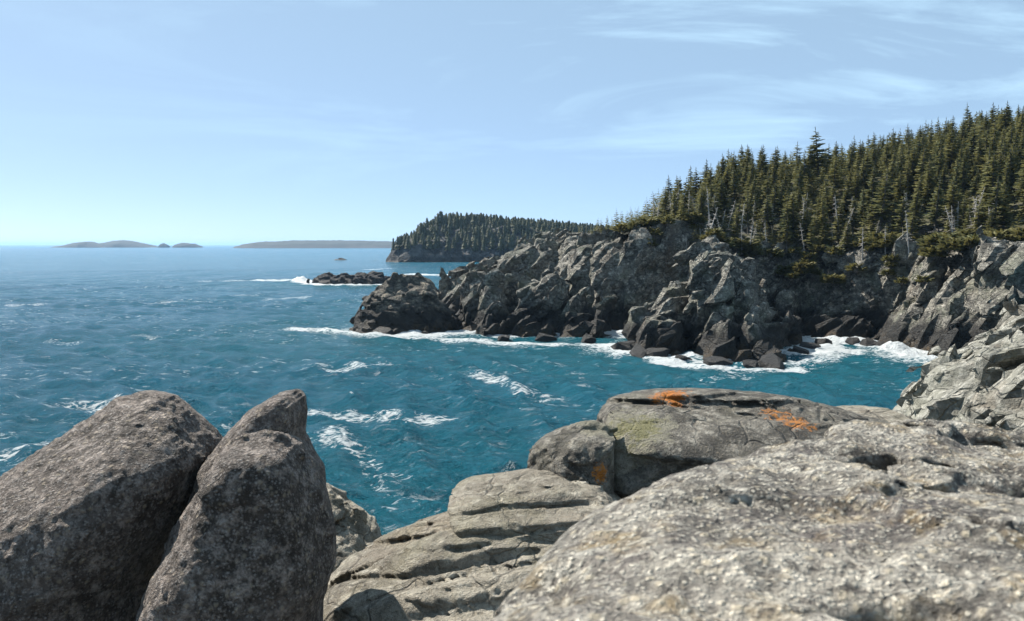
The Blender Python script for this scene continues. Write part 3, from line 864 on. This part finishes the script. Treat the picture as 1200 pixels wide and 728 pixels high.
# stepped ledge in the middle: a lower sheet of rock and a squared slab on it
make_boulder('ledge_rock', 'broad pale cracked ledge stepping down between the boulders',
    boulder([(330, 860), (352, 740), (372, 688), (402, 656), (442, 633), (482, 616), (522, 602), (560, 594), (640, 596), (720, 620), (760, 700), (760, 860)],
            4.9, 1.15, .5, .5, [(pix(480, 660, 4.35), (-.12, -.45, .88)), (pix(420, 700, 4.2), (-.5, -.5, .7)), (pix(520, 700, 3.8), (.05, -.9, .4))], .07),
    .016, plates(.065, 241, .8), .3, M['pale'])
make_boulder('slab_rock', 'squared pale slab resting on the cracked ledge',
    boulder([(524, 584), (545, 574), (600, 566), (655, 558), (700, 566), (740, 600), (720, 660), (640, 645), (552, 642), (536, 618)], 5.0, .55, .6, .14,
            [(pix(600, 585, 4.75), (-.05, -.35, .93)), (pix(590, 625, 4.5), (-.05, -.97, .2))], .03),
    .012, plates(.035, 251, .6, (-14, -4, 8)), .2, M['pale'])
make_boulder('outcrop_rock', 'dark grey outcrop with orange lichen spots and a pale green patch',
    boulder([(690, 640), (694, 560), (696, 510), (703, 490), (716, 474), (742, 468), (785, 463), (830, 462), (880, 464), (925, 468), (960, 473), (1000, 482),
             (1060, 500), (1110, 540), (1110, 680), (690, 680)], 5.9, .75, .9, .3,
            [(pix(860, 490, 5.6), (.0, -.30, .95)), (pix(730, 510, 5.4), (-.35, -.85, .4)), (pix(1000, 490, 5.9), (.25, -.3, .92))], .07),
    .017, plates(.055, 261, 1.1, (-10, 4, 15)), .3, M['dark'])
make_boulder('lobe_rock', 'smooth dark rounded rock tucked against the lichen outcrop',
    boulder([(616, 545), (622, 528), (640, 514), (665, 504), (690, 501), (720, 506), (720, 575), (700, 640), (640, 640), (618, 562)], 5.45, .35, .5, .22, (), .05),
    .011, rough(.028, 271, .3, .03), .2, M['dark'])
make_boulder('flat_rock', 'flat pale rock beyond the lichen outcrop beside the cove',
    boulder([(960, 520), (985, 484), (1015, 480), (1050, 482), (1090, 500), (1130, 540), (1130, 620), (960, 620)], 8.5, .6, .9, .3,
            [(pix(1030, 490, 8.2), (-.05, -.2, .97))], .08),
    .02, plates(.05, 281, .9, (-8, -4, 8)), .26, M['pale'])

# the boulder right in front of the camera, waist high
NPOLY = [(-.14, .25), (-.14, .6), (-.10, .9), (-.02, 1.13), (.11, 1.38), (.32, 1.62), (.62, 1.85), (.95, 2.02), (1.3, 2.02), (1.7, 1.8), (1.88, 1.4), (1.85, .2), (.2, .12)]
def near_sdf(X, Y, Z):
    x = X[:, :, 0]; y = Y[:, :, 0]
    sd = sd_poly(x, y, NPOLY)
    q = np.stack([x.ravel() * 1.7, y.ravel() * 1.7, x.ravel() * 0], 1).astype(np.float32)
    und = .018 * fbm(q, 3, 301).reshape(x.shape)
    top = EYE - .392 + und - .02 * np.clip(x - .9, 0, 2) + .012 * np.sin(2.2 * x + 1.0 * y)
    ins = np.clip(-sd / .30, 0, 1)
    top = top - .17 * (1 - np.sqrt(np.clip(1 - (1 - ins) ** 2, 0, 1)))
    d = Z - top[:, :, None]
    d = smax(d * .8, np.repeat((sd * 1.0)[:, :, None], Z.shape[2], 2) + .25 * (EYE - .5 - Z), .08)
    return smax(d, (EYE - 1.25) - Z, .05)
def near_disp(P):
    v, g = facet(P / np.array([.32, .2, .16], np.float32) @ rotm(10, 20, 25), 311, 1.6)
    s_ = .006 * v - .006 * np.clip(1 - g / .05, 0, 1)
    s_ = s_ + .010 * fbm(P * 5, 3, 321) + .006 * fbm(P * 24, 2, 331)
    s_ = s_ + .0035 * fbm(P * 60, 2, 341)
    # weathered pits
    pit = fbm(P * np.array([5.0, 7.0, 9.0], np.float32), 3, 351)
    s_ = s_ - .08 * np.clip(pit - .48, 0, .5)
    return s_
V, F = build_rock(near_sdf, (-.25, .02, EYE - 1.4), (2.0, 2.25, EYE - .30), .0085, near_disp, .07)
M['near'] = rock_mat('speckled_granite', (.065, .058, .050), (.37, .342, .295), (.66, .62, .54), 11, .045,
                     grain=(58, .95, (.84, .79, .67), (.055, .047, .043)), green=((.10, .082, .08), .85, 4.0), stain=((.36, .25, .10), .6, 9.0), rough=.75)
tag(rock_object('boulder', V, F, M['near']), 'broad pale speckled granite boulder with a flat pitted top, out of focus', 'boulder')

# ------------------------------------------------------------------ loose angular stones as pieces of the cliffs
def stone_proto(seed, mat, dims=(1, .6, .5)):
    r = random.Random(seed)
    bm = bmesh.new()
    for k in range(26):
        v = Vector((r.uniform(-1, 1), r.uniform(-1, 1), r.uniform(-1, 1)))
        m_ = max(abs(v.x), abs(v.y), abs(v.z))
        v = (v / m_ * .55 + v.normalized() * .55) * r.uniform(.8, 1.0)
        bm.verts.new((v.x * dims[0] / 2, v.y * dims[1] / 2, v.z * dims[2] / 2))
    res = bmesh.ops.convex_hull(bm, input=bm.verts)
    bmesh.ops.delete(bm, geom=[g for g in res['geom_interior'] if isinstance(g, bmesh.types.BMVert)], context='VERTS')
    me = bpy.data.meshes.new('stone'); bm.to_mesh(me); bm.free()
    me.materials.append(mat)
    return me

def mesh_normals(V, F):
    a, b, c = V[F[:, 0]], V[F[:, 1]], V[F[:, 2]]
    return np.cross(b - a, c - a)

def scatter_stones(parent, protos, n, smin_, smax_, rot, ok, rngs, jit=.3):
    me = parent.data
    co = np.empty(len(me.vertices) * 3, np.float32); me.vertices.foreach_get('co', co); co = co.reshape(-1, 3)
    w = co + np.array(parent.location)
    idx = np.flatnonzero(ok(w))
    sel = rngs.choice(idx, n, replace=False)
    Rb = Matrix(rot.tolist())
    for i_ in sel:
        o_ = bpy.data.objects.new('stone', protos[rngs.integers(len(protos))])
        COL.objects.link(o_); o_.parent = parent
        o_.location = co[i_]
        s_ = smin_ * (smax_ / smin_) ** (rngs.random() ** 1.7)
        o_.scale = (s_, s_ * rngs.uniform(.8, 1.2), s_ * rngs.uniform(.7, 1.2))
        e = Euler((rngs.normal(0, jit), rngs.normal(0, jit), rngs.normal(0, jit * 1.6))).to_matrix()
        o_.rotation_euler = (e @ Rb).to_euler()
rg = np.random.default_rng(11)
P1 = [stone_proto(400 + k, M['cliff'], (1.5, .45, .9)) for k in range(9)]
scatter_stones(headland, P1, 170, .6, 2.6, rockA, lambda w: (w[:, 2] > .2) & (w[:, 2] < 11) & (w[:, 1] < 113) & (w[:, 0] < .68 * w[:, 1]), rg)
# long tilted plates on the slabby cliff, dipping down to the water
xa = Vector((.58, .22, .78)).normalized(); za = Vector((-.70, -.28, .52)); za = (za - xa * za.dot(xa)).normalized(); ya = za.cross(xa)
slab_rot = np.array(Matrix((xa, ya, za)).transposed(), np.float32)
P4 = [stone_proto(480 + k, M['cliff'], (3.6, 1.5, .55)) for k in range(6)]
scatter_stones(headland, P4, 60, .7, 1.8, slab_rot, lambda w: (w[:, 2] > .8) & (w[:, 2] < 11) & (w[:, 0] > 44.5) & (w[:, 1] < 102) & (w[:, 0] < .66 * w[:, 1]), rg, .12)
scatter_stones(headland, P4, 22, .5, 1.1, slab_rot, lambda w: (w[:, 2] > 3) & (w[:, 2] < 12) & (w[:, 0] > 18) & (w[:, 0] < 31) & (w[:, 1] < 104), rg, .25)
scatter_stones(headland, P1, 46, .6, 2.4, slab_rot, lambda w: (w[:, 2] > .5) & (w[:, 2] < 9) & (w[:, 0] > 33) & (w[:, 0] < 48) & (w[:, 1] > 95) & (w[:, 1] < 114), rg, .4)
P2 = [stone_proto(430 + k, M['shore'], (1.3, .8, .42)) for k in range(9)]
scatter_stones(shore, P2, 280, .18, .85, rockB,
               lambda w: (w[:, 2] > 4.5) & (w[:, 0] > 6.5) & (w[:, 1] > 11) & (w[:, 0] < .72 * w[:, 1]) & (w[:, 0] > .38 * w[:, 1]), rg)
P3 = [stone_proto(460 + k, M['skerry'], (1.3, .9, .8)) for k in range(4)]
for (px, py, sz) in [(734, 410, 3.2), (748, 416, 2.4), (770, 417, 2.6), (800, 424, 1.8), (842, 428, 2.4), (880, 430, 2.0), (905, 430, 2.6), (938, 414, 1.8), (948, 409, 2.0),
                     (965, 404, 2.4), (1000, 402, 1.8), (1018, 404, 2.2), (1032, 406, 1.6), (590, 399, 2.0), (640, 399, 2.4), (690, 401, 2.2),
                     (450, 391, 2.6), (436, 390, 2.2), (500, 391, 1.6)]:
    cx, cy = pixw(px, py)
    o_ = bpy.data.objects.new('tidal_rock', P3[rg.integers(4)]); COL.objects.link(o_)
    o_.location = (cx, cy, .1); o_.scale = (sz, sz * .9, sz * .75); o_.rotation_euler = (rg.normal(0, .2), rg.normal(0, .2), rg.uniform(0, 6))
    tag(o_, ('large' if sz > 2.2 else 'small') + ' dark wet rock awash ' + ('in front of the wedge shaped sea stack' if px < 520 else 'below the low shelf beside the sea stack' if px < 700
        else 'at the foot of the bulging cliff point' if px < 930 else 'in the surf at the back of the cove'), 'rock', 'dark rocks awash at the cliff foot')

# ------------------------------------------------------------------ trees
def needle_mat(name, c1, c2, c3):
    m = NT(name)
    rnd = m.n('ShaderNodeObjectInfo').outputs['Random']
    p = m.pos()
    c = m.mix(rnd, c1, c2)
    c = m.mix(m.ramp(m.noise(p, 1.4, 4, .6), .48, .68), c, c3)
    m.l(c, m.p.inputs['Base Color'])
    m.p.inputs['Roughness'].default_value = .7; m.p.inputs['Specular IOR Level'].default_value = .25
    tr = m.n('ShaderNodeBsdfTranslucent'); m.l(m.mix(.5, c, c3), tr.inputs[0])
    mx_ = m.n('ShaderNodeMixShader'); mx_.inputs[0].default_value = .3
    m.l(m.p.outputs[0], mx_.inputs[1]); m.l(tr.outputs[0], mx_.inputs[2]); m.l(mx_.outputs[0], m.out.inputs['Surface'])
    return m.mat
M['needles'] = needle_mat('spruce_needles', (.036, .052, .020), (.115, .115, .036), (.18, .162, .055))
M['far_needles'] = needle_mat('far_spruce_needles', (.028, .040, .020), (.05, .06, .026), (.085, .085, .034))
M['shrub'] = needle_mat('shrub_leaves', (.060, .070, .022), (.11, .105, .035), (.16, .14, .05))
mb = NT('bark'); cb = mb.mix(mb.noise(mb.pos(), 6, 4, .6), (.06, .05, .042), (.16, .145, .13))
mb.l(cb, mb.p.inputs['Base Color']); mb.p.inputs['Roughness'].default_value = .9; M['bark'] = mb.mat
mb = NT('dead_wood'); cb = mb.mix(mb.noise(mb.pos(), 5, 4, .6), (.24, .22, .20), (.44, .42, .39))
mb.l(cb, mb.p.inputs['Base Color']); mb.p.inputs['Roughness'].default_value = .9; M['dead'] = mb.mat

def limb(Vs, Fs, a, b, ra, rb, n=5):
    a = Vector(a); b = Vector(b); d = (b - a).normalized()
    u = d.orthogonal().normalized(); w = d.cross(u)
    i0 = len(Vs)
    for c, r_ in ((a, ra), (b, rb)):
        for k in range(n):
            t = 2 * math.pi * k / n
            Vs.append(tuple(c + u * (math.cos(t) * r_) + w * (math.sin(t) * r_)))
    for k in range(n):
        Fs.append((i0 + k, i0 + (k + 1) % n, i0 + n + (k + 1) % n, i0 + n + k))

def spray(Vs, Fs, o_, ang, L, rise, r, nseg, wid):
    """one flat drooping spruce branch: a spine with side twigs"""
    ca, sa = math.cos(ang), math.sin(ang)
    pts = []
    for k in range(nseg + 1):
        t = k / nseg
        pts.append((o_[0] + ca * L * t, o_[1] + sa * L * t, o_[2] + L * (rise * t - .38 * t * t + .22 * t ** 3)))
    for k in range(nseg):
        p, q = pts[k], pts[k + 1]
        t = (k + .5) / nseg
        for sgn in (-1, 1):
            tl = L * wid * (1.05 - .75 * t) * r.uniform(.7, 1.3)
            fx, fy = ca * .75 - sgn * sa * .8, sa * .75 + sgn * ca * .8
            dz = -tl * r.uniform(.05, .5)
            i0 = len(Vs)
            Vs += [p, q, (q[0] + fx * tl, q[1] + fy * tl, q[2] + dz), (p[0] + fx * tl * .8, p[1] + fy * tl * .8, p[2] + dz * 1.1 - .003)]
            Fs.append((i0, i0 + 1, i0 + 2, i0 + 3))
    p, q = pts[-2], pts[-1]
    i0 = len(Vs)
    w_ = L * .10
    Vs += [(p[0] - sa * w_, p[1] + ca * w_, p[2]), (p[0] + sa * w_, p[1] - ca * w_, p[2]), (q[0] + ca * w_, q[1] + sa * w_, q[2]), (q[0], q[1], q[2] - w_)]
    Fs.append((i0, i0 + 1, i0 + 2, i0 + 3))

def spruce(seed, width=.17, base=.1, whorls=26, per=7, nseg=3, gap=0.0, power=.8, lean=0):
    r = random.Random(seed)
    cv, cf, tv, tf = [], [], [], []
    limb(tv, tf, (0, 0, -.06), (lean * .5, 0, .5), .016, .011)
    limb(tv, tf, (lean * .5, 0, .5), (lean, 0, .985), .011, .002)
    for w in range(whorls):
        t = w / (whorls - 1)
        z = base + (.975 - base) * t ** .95
        low = min(1, .45 + t * 3.2)
        for b in range(per if t < .85 else max(4, per - 2)):
            if r.random() < gap: continue
            L = (width * (1 - t) ** power + .012) * low * r.uniform(.55, 1.2)
            a = 2 * math.pi * (b + r.random()) / per + w * 1.3
            spray(cv, cf, (lean * z, 0, z + r.uniform(-.03, .03)), a, L, .30 * t + r.uniform(-.1, .12), r, nseg, .42)
        if gap > .1 and r.random() < .5:
            a = r.random() * 6.28; L = width * (1 - t) * .9
            limb(tv, tf, (lean * z, 0, z), (lean * z + math.cos(a) * L, math.sin(a) * L, z - .1 * L), .004, .0015, 3)
    # leader shoot
    i0 = len(cv)
    for a in (0, 1.05, 2.1):
        i0 = len(cv); c, s_ = math.cos(a) * .006, math.sin(a) * .006
        cv += [(lean - c, -s_, .955), (lean + c, s_, .955), (lean + c * .2, s_ * .2, 1.02), (lean - c * .2, -s_ * .2, 1.02)]
        cf.append((i0, i0 + 1, i0 + 2, i0 + 3))
    return np.array(cv, np.float32), np.array(cf), np.array(tv, np.float32), np.array(tf)

KINDS = [  # prototype parameters, look
    (dict(seed=1, width=.21, base=.06), 'dense dark spruce branched to the ground'),
    (dict(seed=2, width=.19, base=.12, power=.7), 'dense blunt crowned spruce'),
    (dict(seed=3, width=.25, base=.05, power=1.0), 'broad pyramid shaped spruce'),
    (dict(seed=4, width=.18, base=.22, gap=.25), 'thin gappy spruce with bare lower trunk'),
    (dict(seed=5, width=.22, base=.1, gap=.18, lean=.06), 'slightly leaning ragged spruce'),
    (dict(seed=6, width=.15, base=.08, power=.6), 'narrow spire shaped spruce'),
    (dict(seed=7, width=.21, base=.18, gap=.35, per=6), 'half bare spruce with sparse needles'),
]
def tree_label(look, h, x, sdv):
    size_ = 'tall' if h > 6 else ('short' if h < 4.2 else 'medium')
    where = ('at the seaward tip of the wood' if x < 28 else 'right at the cliff edge' if sdv > -3.5 else 'in the front rows of the wood' if sdv > -9
             else 'on the middle slope of the hill' if sdv > -20 else 'high up on the wooded hill')
    return size_ + ' ' + look + ' ' + where
PROT = []
for kw, lab in KINDS:
    cv, cf, tv, tf = spruce(**kw)
    cme = mesh_arrays('crown', cv, cf); cme.materials.append(M['needles'])
    tme = mesh_arrays('trunk', tv, tf); tme.materials.append(M['bark'])
    PROT.append((cme, tme, lab))
LOD = [spruce(20 + k, width=.20 + .02 * k, base=.08, whorls=13, per=5, nseg=2)[0:2] for k in range(4)]
def tiny_tree(seed):
    r = random.Random(seed); cv, cf = [], []
    for k in range(5):
        z0 = .02 + .19 * k; z1 = z0 + .36 - .02 * k; rad = (.24 - .042 * k) * r.uniform(.85, 1.15)
        n = 7
        for q in range(n):
            a0 = 2 * math.pi * (q + r.uniform(-.2, .2)) / n; a1 = a0 + 2 * math.pi / n * r.uniform(.8, 1.3)
            i0 = len(cv); am = (a0 + a1) / 2; rr_ = rad * r.uniform(.7, 1.25)
            cv += [(math.cos(a0) * rad * .7, math.sin(a0) * rad * .7, z0 + .1), (math.cos(am) * rr_, math.sin(am) * rr_, z0 + r.uniform(-.05, .05)),
                   (math.cos(a1) * rad * .7, math.sin(a1) * rad * .7, z0 + .1), (0, 0, min(z1 + .02, 1.0))]
            cf.append((i0, i0 + 1, i0 + 2, i0 + 3))
    return np.array(cv, np.float32), np.array(cf)
TINY = [tiny_tree(30 + k) for k in range(5)]

def dead_spruce(seed):
    r = random.Random(seed)
    Vs, Fs, Bv, Bf = [], [], [], []
    lean = r.uniform(-.12, .12)
    limb(Vs, Fs, (0, 0, -.05), (lean * .5, 0, .55), .020, .013); limb(Vs, Fs, (lean * .5, 0, .55), (lean, r.uniform(-.04, .04), 1), .013, .004)
    for k in range(34):
        z = r.uniform(.12, .95); a = r.random() * 6.28; L = .24 * (1.05 - z) * r.uniform(.5, 1.2) + .02
        m_ = (lean * z + math.cos(a) * L * .55, math.sin(a) * L * .55, z + L * r.uniform(-.25, .2))
        e_ = (lean * z + math.cos(a + .2) * L, math.sin(a + .2) * L, m_[2] - L * r.uniform(-.1, .3))
        limb(Bv, Bf, (lean * z, 0, z), m_, .0075, .005, 3); limb(Bv, Bf, m_, e_, .005, .002, 3)
    return np.array(Vs, np.float32), np.array(Fs), np.array(Bv, np.float32), np.array(Bf)
DEAD = []
for k in range(4):
    a_, b_, c_, d_ = dead_spruce(50 + k)
    t1 = mesh_arrays('trunk', a_, b_); t1.materials.append(M['dead'])
    t2 = mesh_arrays('crown', c_, d_); t2.materials.append(M['dead'])
    DEAD.append((t1, t2))

def plant(name, loc, h, rz, parts, label, cat, group, tilt=(0, 0), wide=1.0):
    e = bpy.data.objects.new(name, None); COL.objects.link(e)
    e.empty_display_size = .3
    e.location = loc; e.rotation_euler = (tilt[0], tilt[1], rz); e.scale = (h * wide, h * wide, h)
    for nm, me_ in parts:
        c = bpy.data.objects.new(nm, me_); COL.objects.link(c); c.parent = e
    tag(e, label, cat, group)
    return e

# stand of spruces: spaced at random over the hill
rt = np.random.default_rng(77)
cand = np.stack([rt.uniform(12, 150, 14000), rt.uniform(60, 185, 14000)], 1)
sdh = sd_poly(cand[:, 0], cand[:, 1], HILLPOLY)
ridge = (3 + .29 * (cand[:, 0] - 15)) / .36 + 14
okc = (sdh < -.4) & (-sdh < ridge) & (cand[:, 0] < .76 * cand[:, 1]) & (cand[:, 1] - .9 * (cand[:, 0] - 12) < 150)
cand = cand[okc]; sdh = sdh[okc]
pts, psd = [], []
cells = {}
for c, sdv in zip(cand, sdh):
    dmin = rt.uniform(1.0, 2.0) if sdv > -6 else rt.uniform(1.2, 2.3)
    key = (int(c[0] // 2.2), int(c[1] // 2.2))
    if all((c[0] - q[0]) ** 2 + (c[1] - q[1]) ** 2 >= dmin * dmin for dx in (-1, 0, 1) for dy in (-1, 0, 1) for q in cells.get((key[0] + dx, key[1] + dy), ())):
        cells.setdefault(key, []).append(c); pts.append(c); psd.append(sdv)
pts = np.array(pts); psd = np.array(psd)
pz = sample_h(HG, pts[:, 0], pts[:, 1]) - .15
ph = (2.6 + 4.8 * rt.random(len(pts)) ** 1.0) * np.clip(.42 + (pts[:, 0] - 14) / 38, .42, 1.0) * np.where(psd > -3, rt.uniform(.5, .85, len(pts)), 1)
ph *= np.where(rt.random(len(pts)) < .07, 1.25, 1)
inview = pts[:, 0] < .655 * pts[:, 1]
size = np.where(inview, ph / pts[:, 1], 0)
order = np.argsort(-size)
ind = order[:300]; rest = order[300:]
GW = 'spruces of the hillside wood'
for n_, i_ in enumerate(ind):
    kk = int(rt.integers(len(PROT)))
    if psd[i_] > -4 and rt.random() < .4: kk = 3 if rt.random() < .5 else 6
    cme, tme, lab = PROT[kk]
    plant('spruce_tree', (pts[i_, 0], pts[i_, 1], pz[i_]), ph[i_], rt.uniform(0, 6.28), (('trunk', tme), ('crown', cme)), tree_label(lab, ph[i_], pts[i_, 0], psd[i_]), 'tree', GW,
          (rt.normal(0, .04), rt.normal(0, .04)), rt.uniform(.9, 1.5))
def tree_mass(name, P, H_, lods, label, mat, wide=(.9, 1.3)):
    Vs, Fs, off = [], [], 0
    for (x, y, z), h_ in zip(P, H_):
        cv, cf = lods[rt.integers(len(lods))]
        a = rt.uniform(0, 6.28); w_ = h_ * rt.uniform(*wide)
        c, s_ = math.cos(a) * w_, math.sin(a) * w_
        Vs.append(np.stack([cv[:, 0] * c - cv[:, 1] * s_ + x, cv[:, 0] * s_ + cv[:, 1] * c + y, cv[:, 2] * h_ + z], 1))
        Fs.append(cf + off); off += len(cv)
    V_, F_ = np.concatenate(Vs), np.concatenate(Fs)
    o_ = rock_object(name, V_, F_, mat)
    return tag(o_, label, 'forest', kind='stuff')
tree_mass('spruce_forest', np.column_stack([pts[rest], pz[rest]]), ph[rest], LOD, 'dense spruce wood filling the upper hillside behind the front trees', M['needles'])
# grey dead spruces along the front of the wood
cd_ = np.stack([rt.uniform(20, 66, 4000), rt.uniform(80, 125, 4000)], 1)
sdd = sd_poly(cd_[:, 0], cd_[:, 1], HILLPOLY)
cd_ = cd_[(sdd < .8) & (sdd > -9) & (cd_[:, 0] < .655 * cd_[:, 1])][:64]
zd_ = sample_h(HG, cd_[:, 0], cd_[:, 1])
for (x_, y_), z_ in zip(cd_, zd_):
    t1, t2 = DEAD[rt.integers(4)]
    h_ = rt.uniform(3.0, 6.2)
    plant('dead_tree', (x_, y_, z_ - .3), h_, rt.uniform(0, 6.28), (('trunk', t1), ('crown', t2)),
          ('tall' if h_ > 4.6 else 'short') + ' bare grey dead spruce ' + ('on the bulging cliff point' if x_ < 36 else 'above the back of the cove' if x_ < 46 else 'on the slabby cliff top'),
          'dead tree', 'dead spruces at the cliff edge', (rt.normal(0, .13), rt.normal(0, .13)))

# low shrubs and stunted growth on the cliff tops
def shrub(seed):
    r = random.Random(seed); cv, cf = [], []
    for k in range(90):
        a = r.random() * 6.28; z = r.random() ** 1.3
        rad = .5 * math.sqrt(max(0, 1 - z * z)) * r.uniform(.3, 1)
        spray(cv, cf, (math.cos(a) * rad * .6, math.sin(a) * rad * .6, .05 + .5 * z), a + r.uniform(-.6, .6), r.uniform(.15, .34), .5 + .5 * z, r, 2, .5)
    return np.array(cv, np.float32), np.array(cf)
SHR = []
for k in range(4):
    cv, cf = shrub(60 + k); me_ = mesh_arrays('foliage', cv, cf); me_.materials.append(M['shrub'])
    sv, sf = [], []
    for q_ in range(4): limb(sv, sf, (0, 0, -.15), (.2 * math.cos(q_ * 1.6), .2 * math.sin(q_ * 1.6), .3), .02, .008, 4)
    st_ = mesh_arrays('stems', np.array(sv, np.float32), np.array(sf)); st_.materials.append(M['bark'])
    SHR.append((me_, st_))
cs = np.stack([rt.uniform(16, 72, 3000), rt.uniform(80, 128, 3000)], 1)
d_ = sd_poly(cs[:, 0], cs[:, 1], HILLPOLY)
hz = sample_h(HG, cs[:, 0], cs[:, 1])
cove = (cs[:, 0] > 36) & (cs[:, 0] < 54)
mk = (d_ > -3) & (d_ < np.where(cove, 7, 3.0)) & (hz > np.where(cove, 6.5, 8.5)) & (cs[:, 0] < .66 * cs[:, 1])
cs, hz = cs[mk], hz[mk]
def shrub_label(x, y, h):
    return (('large' if h > 1.4 else 'small') + ' yellow green shrub ' +
            ('on the crest above the dark cliff wall' if x < 26 else 'on top of the bulging cliff point' if x < 36
             else 'in the broken gully at the back of the cove' if x < 46 else 'on the slabby cliff top below the tall spruces'))
for i_ in range(min(150, len(cs))):
    a_, b_ = SHR[rt.integers(4)]
    h_ = rt.uniform(.8, 2.0)
    plant('shrub', (cs[i_, 0], cs[i_, 1], hz[i_] + .1), h_, rt.uniform(0, 6.28), (('foliage', a_), ('stems', b_)),
          shrub_label(cs[i_, 0], cs[i_, 1], h_), 'shrub', 'shrubs along the cliff top', (0, 0), rt.uniform(1.2, 2.0))

# far woods
cf_ = np.stack([rt.uniform(-100, 175, 7000), rt.uniform(550, 900, 7000)], 1)
hf = sample_h(FG, cf_[:, 0], cf_[:, 1])
in2 = sd_poly(cf_[:, 0], cf_[:, 1], FAR[1][0])
m_ = (hf > 7.5) & (in2 < 2)
cf_, hf, in2 = cf_[m_], hf[m_], in2[m_]
sel = np.argsort(cf_[:, 1] - 30 * (hf > 20))[:3600]
tree_mass('far_forest', np.column_stack([cf_[sel], hf[sel] - .5]), rt.uniform(5.5, 11, len(sel)), TINY, 'far spruce wood covering the distant headland', M['far_needles'], (1.2, 1.8))
cr_ = np.stack([rt.uniform(-120, 300, 2200), rt.uniform(855, 980, 2200)], 1)
hr = mass_h(cr_[:, 0].astype(np.float32), cr_[:, 1].astype(np.float32), FAR[2:], 2.0)
m_ = hr > 5
xs2 = np.arange(-260, 420, 6.0); ys2 = np.arange(840, 1200, 6.0)
X2, Y2 = np.meshgrid(xs2, ys2, indexing='ij')
V, F = height_sheet(xs2, ys2, mass_h(X2.astype(np.float32), Y2.astype(np.float32), FAR[2:], 2.0), .2)
tag(rock_object('far_ridge', V, F, M['floor'], base=np.array([0., 900., 0.])), 'low wooded ridge beyond the distant headland', 'ridge', kind='structure')
tree_mass('far_ridge_forest', np.column_stack([cr_[m_], hr[m_] - .5]), rt.uniform(7, 12, m_.sum()), TINY, 'thin line of far spruces along the low ridge', M['far_needles'], (1.2, 1.8))

# ------------------------------------------------------------------ sea air
hm = bpy.data.materials.new('sea_haze'); hm.use_nodes = True
ht = hm.node_tree; ht.nodes.clear()
ho = ht.nodes.new('ShaderNodeOutputMaterial'); hv = ht.nodes.new('ShaderNodeVolumePrincipled')
hv.inputs['Color'].default_value = (.42, .68, 1.0, 1); hv.inputs['Density'].default_value = 0.75e-4; hv.inputs['Anisotropy'].default_value = .2
ht.links.new(hv.outputs[0], ho.inputs['Volume'])
bm = bmesh.new(); bmesh.ops.create_cube(bm, size=1.0)
hme = bpy.data.meshes.new('haze'); bm.to_mesh(hme); bm.free()
hz_ = link('haze', hme, hm, loc=(0, 0, 27.0)); hz_.scale = (94000, 94000, 68)
tag(hz_, 'thin pale sea haze between the shore and the far islands', kind='stuff')
tri = sum(len(o_.data.polygons) for o_ in SC.objects if o_.type == 'MESH' and o_.data.users == 1)
